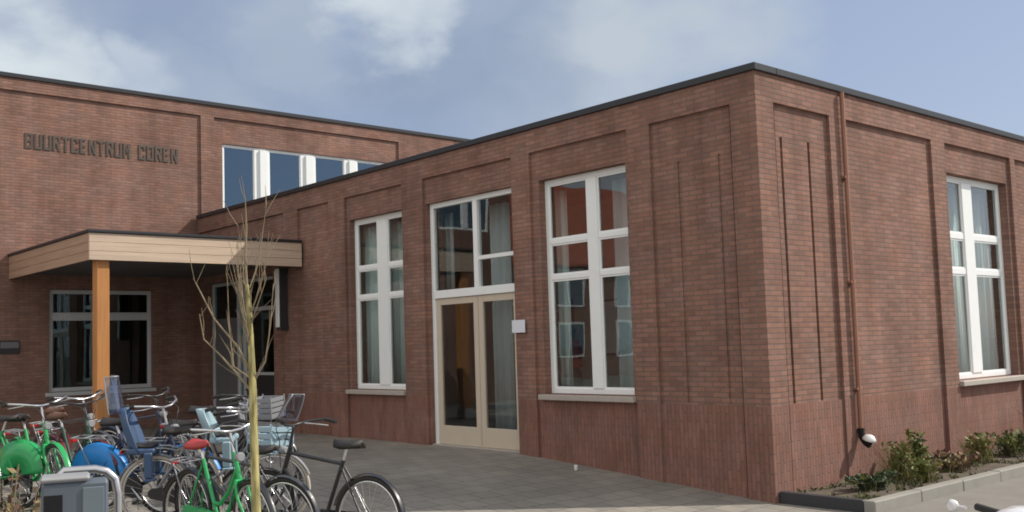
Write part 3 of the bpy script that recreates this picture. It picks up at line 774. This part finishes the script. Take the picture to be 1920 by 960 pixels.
limb(V((-.05, .01, 2.29)), [V((-.06, .01, 2.5)), V((-.05, .0, 2.7)), V((-.06, 0, 2.93))], .012)
b_ = len(q.v); q.v += tw.v; q.f += [[b_+i for i in f] for f in tw.f]; q.sm += tw.sm
q.build('crown', M['twig'], tree)

# ------------------------------------------------------------------ bicycles
def arc_strip(m, c, rad, a0, a1, hw, n=18, th=.003):
    g = [[], [], []]
    for i in range(n+1):
        a = R(a0 + (a1-a0)*i/n)
        for k, (y, dr_) in enumerate(((-hw, -.012), (0, 0), (hw, -.012))):
            rr = rad+dr_; g[k].append((c[0]+rr*math.cos(a), c[1]+y, c[2]+rr*math.sin(a)))
    m.sheet(g); return m
WR = .345
def wheel(root, hub, tyre='rubber', name='wheel'):
    m = MB(); m.ring((0, 0, 0), WR-.017, .018, 40, 8, wy=.018)
    w_ = m.build(name, M[tyre], root, loc=hub)
    m = MB(); m.ring((0, 0, 0), WR-.045, .010, 40, 6, wy=.012); m.build('rim', M['chrome'], w_)
    m = MB()
    for i in range(24):
        a = 2*math.pi*i/24; s = .02 if i % 2 else -.02
        m.tube([(math.cos(a+.3)*.02, s, math.sin(a+.3)*.02), (math.cos(a)*(WR-.05), 0, math.sin(a)*(WR-.05))], .0016, 3, False)
    m.build('spokes', M['steel'], w_)
    m = MB(); m.lathe((0, -.045, 0), [(.012, 0), (.022, .012), (.018, .03), (.018, .06), (.022, .078), (.012, .09)], 10, (0, 1, 0)); m.build('hub', M['steel'], w_)
    return w_
def child_seat(root, base, mat, h=.5, name='child_seat', scr=None):
    bx, bz = base; m = MB()
    # moulded shell: backrest, side wings, seat pan, leg guards
    g = []
    for i in range(9):
        t = i/8; z = bz + t*h; w_ = .145*math.sqrt(max(.12, 1 - max(0, (t-.45)/.6)**2)); g.append([])
        for k in range(9):
            s = (k-4)/4
            g[-1].append((bx - .02 - .10*t + .12*s*s*(1-.3*t), s*w_, z))
    m.sheet(g, (-.012, 0, 0))
    m.box(bx-.02, bx+.24, -.14, .14, bz-.02, bz+.035, .015)
    for s in (-1, 1):
        m.box(bx+.14, bx+.22, s*.145-.014, s*.145+.014, bz-.24, bz+.0, .012)
        m.box(bx+.14, bx+.25, s*.145-.035, s*.145+.035, bz-.26, bz-.242, .006)
    st = m.build(name, M[mat], root)
    q = MB(); q.box(bx-.0, bx+.22, -.11, .11, bz+.036, bz+.06, .01); q.build('cushion', M['saddle_black'], st)
    return st
def screen(root, c, w_, h, lean=.12, name='windscreen'):
    m = MB(); g = []
    for i in range(8):
        t = i/7; g.append([])
        for k in range(11):
            s = (k-5)/5; ww = w_*.5*(1 - .35*t*t)
            g[-1].append((c[0] - .10*s*s - lean*t, s*ww, c[1]+h*t))
    m.sheet(g, (.004, 0, 0)); o = m.build(name, M['screen'], root)
    e_ = MB(); pts = [g[i][0] for i in range(8)] + [g[7][k] for k in range(1, 10)] + [g[i][10] for i in range(7, -1, -1)]
    e_.tube(pts, .006, 5); e_.build('screen_edge', M['grey'], o)
    return o
def crate(root, x0, x1, y, z0, z1, mat, name='crate'):
    m = MB(); t = .008
    m.box(x0, x1, -y, y, z0, z0+t)
    n = 4
    for k in range(n):
        a = z0+t+.002+(z1-z0-t)*k/n; b = a+(z1-z0)/n*.72
        m.box(x0, x1, -y, -y+t, a, b, .002); m.box(x0, x1, y-t, y, a, b, .002)
        m.box(x0, x0+t, -y+t, y-t, a, b, .002); m.box(x1-t, x1, -y+t, y-t, a, b, .002)
    for xx in (x0, x1):
        for yy in (-y, y): m.box(xx-.006, xx+.006, yy-.006, yy+.006, z0, z1+.006)
    return m.build(name, M[mat], root)
def bicycle(loc, head, label, frame='black', style='low', saddle='saddle_black', tyre='rubber', guard=None, mud=None, bar='chrome', lean=6, crates=None, bag=None, steer=12, rack=True, chain=None, cmat='paleblue', cat='bicycle'):
    x, y = loc
    o = tag(empty('bicycle', (x, y, gz(y)+.003), (R(lean), 0, R(head))), label, cat, 'parked bicycles in front of the entrance')
    mud = mud or frame; H0 = (0, 0, WR); bb = V((.46, 0, .29)); st = V((.27, 0, .80)); ht = V((.86, 0, .86)); hb = V((.915, 0, .68)); fh = V((1.10, 0, WR))
    f = MB()
    f.tube([bb, st], .017); f.tube([ht+V((-.01, 0, .03)), hb], .021)
    if style == 'diamond':
        f.tube([ht+V((0, 0, -.02)), st+V((.01, 0, -.03))], .016); f.tube([hb+V((-.005, 0, .03)), bb], .018)
    else:
        f.tube([hb+V((-.005, 0, .02)), V((.74, 0, .47)), V((.58, 0, .33)), bb], .020)
        f.tube([hb+V((-.015, 0, .10)), V((.70, 0, .56)), V((.52, 0, .44)), V((.40, 0, .44))], .017)
    for s in (-1, 1):
        f.tube([bb+V((-.02, s*.03, 0)), V((.0, s*.062, WR))], .011); f.tube([st+V((-.0, s*.02, -.06)), V((.0, s*.062, WR))], .009)
    f.lathe(bb-V((0, .04, 0)), [(.024, 0), (.024, .08)], 12, (0, 1, 0))
    f.build('frame', M[frame], o)
    fk = MB()
    for s in (-1, 1): fk.tube([hb+V((.01, s*.045, -.01)), hb+V((.04, s*.055, -.14)), fh+V((0, s*.055, 0))], [.014, .013, .009])
    fk.tube([hb+V((.01, -.05, -.01)), hb+V((.01, .05, -.01))], .016); fk.tube([hb, hb+V((.012, 0, -.03))], .018)
    fk.build('fork', M[frame], o)
    wheel(o, H0, tyre); wheel(o, fh, tyre)
    arc_strip(MB(), (0, 0, WR), WR+.022, 15, 215, .028).build('mudguard', M[mud], o)
    arc_strip(MB(), tuple(fh), WR+.022, 20, 170, .026).build('mudguard', M[mud], o)
    if guard:
        for s in (-1, 1):
            m = MB(); g = [[], []]
            for i in range(19):
                a = R(2 + 172*i/18)
                g[0].append((.09*math.cos(a), s*.052, WR+.09*math.sin(a))); g[1].append(((WR+.012)*math.cos(a), s*.040, WR+(WR+.012)*math.sin(a)))
            m.sheet(g, (0, s*.004, 0)); m.build('coat_guard', M[guard], o)
    cc = MB(); n = 10; p1, p2 = V((0, -.075, WR)), V((bb.x, -.075, bb.z)); ra, rb = .05, .105
    vs_ = []
    for yy in (-.012, .012):
        for i in range(n+1): a = math.pi/2 + math.pi*i/n; vs_.append((p1.x+ra*math.cos(a), p1.y+yy, p1.z+ra*math.sin(a)))
        for i in range(n+1): a = -math.pi/2 + math.pi*i/n; vs_.append((p2.x+rb*math.cos(a), p2.y+yy, p2.z+rb*math.sin(a)))
    k = 2*n+2
    cc.add(vs_, [tuple(range(k))[::-1], tuple(range(k, 2*k))] + [(i, (i+1) % k, k+(i+1) % k, k+i) for i in range(k)])
    cc.build('chain_case', M[chain or 'black'], o)
    for s, dx, dz in ((-1, .12, -.12), (1, -.12, .12)):
        m = MB(); m.tube([bb+V((0, s*.05, 0)), bb+V((0, s*.10, 0)), bb+V((dx, s*.11, dz))], .010, 6); cr_ = m.build('crank', M['steel'], o)
        MB().box(bb.x+dx-.04, bb.x+dx+.04, s*.12-.0, s*.21, bb.z+dz-.012, bb.z+dz+.012, .004).build('pedal', M['rubber'], cr_)
    m = MB(); m.tube([st, V((.235, 0, .91))], .013); m.build('seat_post', M['chrome'], o)
    m = MB(); g = []
    for i in range(11):
        t = i/10; xx = .08+.29*t; ww = .105*(1-t)**.8+.018 if t > .25 else .105*math.sqrt(max(0.05, 1-((.25-t)/.25)**2)); g.append([])
        for k_ in range(7):
            s = (k_-3)/3; g[-1].append((xx, s*ww, .965 - .012*math.sin(t*3.1) - .03*s*s))
    m.sheet(g, (0, 0, -.035)); m.build('saddle', M[saddle], o)
    # steering group
    hd = MB(); hd.tube([ht+V((0, 0, .02)), V((.825, 0, 1.05))], .013)
    hd.tube([V((.66, .30, 1.10)), V((.74, .29, 1.115)), V((.83, .20, 1.10)), V((.87, .07, 1.07)), V((.845, 0, 1.06)), V((.87, -.07, 1.07)), V((.83, -.20, 1.10)), V((.74, -.29, 1.115)), V((.66, -.30, 1.10))], .011)
    hb_ = hd.build('handlebar', M[bar], o)
    for s in (-1, 1):
        MB().tube([(.62, s*.304, 1.094), (.74, s*.292, 1.116)], .017).build('grip', M['saddle_black'], hb_)
        MB().tube([(.85, s*.13, 1.085), (.80, s*.245, 1.075), (.68, s*.275, 1.065)], .006, 6).build('brake_lever', M['chrome'], hb_)
    m = MB()
    m.tube([(.845, .13, 1.085), (.93, .10, 1.04), (.95, .03, .93), (.93, .03, .72)], .004, 5)
    m.tube([(.845, -.13, 1.085), (.94, -.06, 1.02), (.94, -.02, .90), (.80, 0, .72), (.50, .02, .40)], .004, 5)
    m.build('cable', M['black'], o)
    MB().lathe((.90, 0, .86), [(.02, 0), (.036, .02), (.038, .07), (.03, .08)], 12, (1, 0, 0)).build('headlamp', M['lens'], o)
    if rack:
        m = MB()
        for s in (-1, 1):
            m.tube([(.22, s*.05, .74), (.12, s*.075, .765), (-.28, s*.075, .765)], .007, 6); m.tube([(-.20, s*.075, .765), (0, s*.07, WR+.02)], .006, 6)
        for xx in (-.28, -.12, .04): m.tube([(xx, -.075, .765), (xx, .075, .765)], .006, 6)
        rk = m.build('rack', M['grey'], o)
        MB().box(-.315, -.288, -.045, .045, .715, .75, .006).build('rear_lamp', M['redlens'], rk)
    m = MB(); m.tube([(.36, .03, .27), (.30, .16, .0)], .008, 6); m.build('kickstand', M['steel'], o)
    if bag:
        m = MB(); g = []
        for i in range(9):
            t = i/8; g.append([])
            for k_ in range(9):
                s_ = (k_-4)/4
                g[-1].append((-.05+s_*.17*(1-.12*t), .085+.10*math.sin(math.pi*min(1, t*.9+.08))*(1-.6*s_**4)+.008*math.sin(9*s_+5*t), .75-.34*t-.02*s_*s_))
        m.sheet(g); m.sheet([[(x_, .08, z_) for x_, y_, z_ in r_] for r_ in g]); pb = m.build('pannier', M[bag], o)
        m = MB(); m.tube([(-.10, .10, .76), (-.10, .19, .58), (-.10, .17, .46)], .010, 5); m.tube([(.0, .10, .76), (.0, .19, .58), (.0, .17, .46)], .010, 5); m.build('strap', M['saddle_black'], pb)
    if crates == 'front':
        crate(o, .95, 1.22, .13, .83, 1.06, cmat, 'front_crate')
        m = MB(); m.tube([(.93, .10, .826), (1.20, .10, .826)], .007, 6); m.tube([(.93, -.10, .826), (1.20, -.10, .826)], .007, 6)
        m.tube([(1.19, .10, .826), (1.10, .07, WR)], .007, 6); m.tube([(1.19, -.10, .826), (1.10, -.07, WR)], .007, 6); m.build('front_carrier', M['grey'], o)
    return o

A = bicycle((-4.95, .60), 107, 'black bicycle with pale blue front crate and clear screen, nearest the doors', 'black', 'diamond', 'saddle_black', bar='black', crates='front', lean=4, rack=False)
A.scale = (1.05, 1.05, 1.06)
screen(A, (1.0, 1.10), .22, .22)
B = bicycle((-5.80, 1.95), -90, 'green low-step bicycle with red saddle behind the young tree', 'green', 'low', 'saddle_red', mud='black', chain='green', lean=5)
Mk = bicycle((-5.36, 1.16), 110, 'dark grey bicycle with black handlebar between the green one and the crate bicycle', 'darkgrey', 'diamond', bar='black', lean=-4, rack=False)
Dk = bicycle((-5.80, 2.85), -38, 'grey bicycle with blue child seat behind and pale blue child seat in front', 'grey', 'low', 'saddle_black', tyre='cream_tyre', mud='grey', lean=4)
cs = child_seat(Dk, (-.20, .74), 'seatblue', .40); screen(Dk, (-.27, 1.10), .28, .34, .05)
child_seat(Dk, (.52, .82), 'paleblue', .29, 'front_child_seat')
Fk = bicycle((-5.95, 3.80), -62, 'dark bicycle with bright blue coat guard over its rear wheel', 'darkblue', 'low', guard='blue', mud='blue', tyre='cream_tyre', lean=6)
Gk = bicycle((-6.56, 4.55), 118, 'green bicycle with bright green coat guard at the left end of the row', 'green', 'low', guard='green', mud='green', lean=5, rack=False)
Nk = bicycle((-6.36, 5.05), -88, 'green bicycle facing the square beside the dark teal one', 'green', 'low', mud='green', lean=5)
Ik = bicycle((-7.10, 5.0), -84, 'silver-grey bicycle at the far left with bright handlebar', 'grey', 'diamond', mud='steel', lean=5)
Hk = bicycle((-6.02, 4.95), -84, 'dark teal bicycle with burgundy mudguards among the bicycles left of the canopy post', 'teal', 'low', 'brown_leather', mud='burgundy', bar='black', lean=6, bag='burgundy')
Jk = bicycle((-5.15, 5.75), -70, 'dark blue bicycle furthest back beside the canopy post', 'darkblue', 'diamond', bar='black', lean=5, bag='saddle_black')
Kk = bicycle((-5.50, 3.30), -52, 'black bicycle squeezed between the blue-guarded one and the child seat bicycle', 'black', 'low', 'saddle_black', mud='black', lean=6, bag='seatblue')

bicycle((-4.80, 4.35), -62, 'black bicycle with grey basket behind the pale blue child seat', 'black', 'low', 'saddle_black', mud='black', bar='black', lean=5, crates='front', cmat='grey')
bicycle((-5.72, 6.15), -78, 'dark grey bicycle with brown saddle at the back of the row by the canopy post', 'darkgrey', 'diamond', 'brown_leather', bar='chrome', lean=5, bag='saddle_black')

# ------------------------------------------------------------------ bin, hoop, hedge, moped, cup
bn = tag(empty('litter_bin', (-8.10, -1.86, 0.0), (0, 0, R(-18.8))), 'slate grey litter bin with black slot in the left foreground', 'litter bin')
MB().box(-.135, .135, -.07, .07, .10, 1.285, .012).build('body', M['binbody'], bn)
MB().box(-.142, .06, -.078, .078, 1.287, 1.312, .01).build('lid', M['binlid'], bn)
MB().box(-.125, -.05, -.074, -.0685, 1.06, 1.235, .001).build('slot', M['void'], bn)
MB().box(.03, .118, -.076, -.0705, .25, 1.26, .003).build('front_panel', M['binpanel'], bn)
MB().tube([(0, 0, -.02), (0, 0, .10)], .05, 10).build('foot', M['steel'], bn)
hp = tag(empty('bike_hoop', (-8.05, -1.69, 0), (0, 0, R(-18.8))), 'bright tubular steel hoop standing behind the litter bin', 'bike stand')
pts = [(-.09, 0, -.02), (-.09, 0, 1.20), (-.08, 0, 1.27), (-.04, 0, 1.31), (.09, 0, 1.31), (.14, 0, 1.295), (.175, 0, 1.26), (.188, 0, 1.19), (.188, 0, -.02)]
MB().tube(pts, .019, 10).build('hoop', M['steel'], hp)
MB().lathe((.188, 0, -.01), [(.05, 0), (.05, .02), (.025, .03)], 12).build('base_flange', M['steel'], hp)
plant((-8.24, -1.3, 0), 1.34, .20, 90, 26, 'russet and olive leaved shrub at the bottom left corner', ['leaf_red', 'leaf_dry', 'leaf_dark', 'leaf_red'], 30, .045, .013)
cp = tag(empty('paper_cup', (-.30, 2.74, gz(2.74)+.002)), 'tiny white paper cup on the paving by the wing wall', 'cup')
MB().lathe((0, 0, 0), [(.028, 0), (.04, .09)], 12).build('cup_body', M['paper'], cp)
MB().lathe((0, 0, .09), [(.043, 0), (.043, .008), (.036, .014)], 12).build('lid', M['white_gloss'], cp)
cp.scale = (.65, .65, .65)

def moped(loc, head):
    o = tag(empty('moped', (loc[0], loc[1], 0.003), (R(3), 0, R(head))), 'white moped with black grips at the bottom right corner', 'moped')
    for x in (0, 1.2):
        m = MB(); m.ring((0, 0, 0), .17, .05, 28, 8, wy=.05); w_ = m.build('wheel', M['rubber'], o, loc=(x, 0, .22))
        MB().lathe((0, -.04, 0), [(.03, 0), (.115, .015), (.12, .04), (.115, .065), (.03, .08)], 18, (0, 1, 0)).build('rim', M['steel'], w_)
    def shell(name, secs, mat):
        m = MB(); g = []
        for (x, z, wy, hz) in secs:
            g.append([(x, wy*math.cos(a), z+hz*math.sin(a)) for a in [2*math.pi*k/12 for k in range(13)]])
        m.sheet(g); 
        for e_ in (g[0], g[-1]): m.add(e_[:-1], [tuple(range(12))])
        return m.build(name, M[mat], o)
    shell('rear_body', [(-.30, .62, .05, .06), (-.2, .60, .12, .13), (.1, .55, .16, .17), (.35, .45, .15, .18), (.45, .38, .12, .12)], 'white_gloss')
    shell('seat', [(-.28, .74, .06, .03), (-.15, .76, .13, .05), (.15, .75, .14, .05), (.38, .73, .09, .04)], 'saddle_black')
    MB().box(.35, .90, -.15, .15, .26, .33, .02).build('floorboard', M['grey'], o)
    m = MB(); g = []
    for z, x, w_ in ((.28, .88, .17), (.5, .92, .21), (.75, .90, .20), (.95, .85, .10)):
        g.append([(x + .07 - .10*s*s, s*w_, z) for s in (-1, -.5, 0, .5, 1)])
    m.sheet(g, (-.03, 0, 0)); m.build('leg_shield', M['white_gloss'], o)
    shell('front_fender', [(1.0, .30, .04, .03), (1.08, .44, .075, .04), (1.2, .47, .075, .04), (1.34, .40, .05, .03)], 'white_gloss')
    m = MB(); m.tube([(1.2, .07, .22), (1.0, .07, .6)], .02); m.tube([(1.2, -.07, .22), (1.0, -.07, .6)], .02); m.tube([(1.0, 0, .56), (.84, 0, 1.0)], .03); m.build('fork', M['steel'], o)
    h = shell('handlebar_cowl', [(.72, 1.0, .05, .035), (.80, 1.01, .16, .06), (.90, 1.0, .12, .06), (.96, .98, .05, .04)], 'white_gloss')
    for s in (-1, 1):
        MB().tube([(.80, s*.15, 1.02), (.74, s*.33, 1.03)], .018).build('grip', M['rubber'], h)
        m = MB(); m.tube([(.80, s*.34, 1.03), (.79, s*.39, 1.03)], .008, 6); m.lathe((.79, s*.43, 1.03), [(.02, -.012), (.032, 0), (.028, .015)], 14, (-1, 0, 0)); m.build('mirror', M['white_gloss'], h)
    MB().lathe((.95, 0, .985), [(.05, 0), (.055, .015), (.03, .03)], 14, (1, 0, .1)).build('headlamp', M['lens'], o)
    return o
moped((-4.30, -4.92), 160)

# ------------------------------------------------------------------ houses across the square (outside the frame, mirrored in the glass)
HB = (-24, 29, .29)
hs = tag(empty('brick_house', HB), 'row of brick houses with red tiled roof mirrored in the glass', 'house')
q = MB(); q.box(-12, 12, -4, 4, -.3, 5.3); q.add([(-12, -4, 5.3), (-12, 4, 5.3), (-12, 0, 9.3)], [(0, 1, 2)]); q.add([(12, -4, 5.3), (12, 4, 5.3), (12, 0, 9.3)], [(0, 1, 2)]); q.build('wall', M['brick_far'], hs)
q = MB()
for s in (-1, 1): q.sheet([[(-12.2, s*4.4, 4.9), (12.2, s*4.4, 4.9)], [(-12.2, 0, 9.35), (12.2, 0, 9.35)]], (0, 0, .12), False)
q.build('roof', M['tiles'], hs)
for x in range(-10, 11, 4):
    for z in (.9, 3.2):
        q = MB(); q.box(x-.9, x+.9, -4.06, -4.0, z, z+1.6); f_ = q.build('window', M['white'], hs)
        MB().box(x-.8, x-.05, -4.075, -4.061, z+.1, z+1.5).build('pane', M['glass_sky'], f_); MB().box(x+.05, x+.8, -4.075, -4.061, z+.1, z+1.5).build('pane', M['glass_sky'], f_)
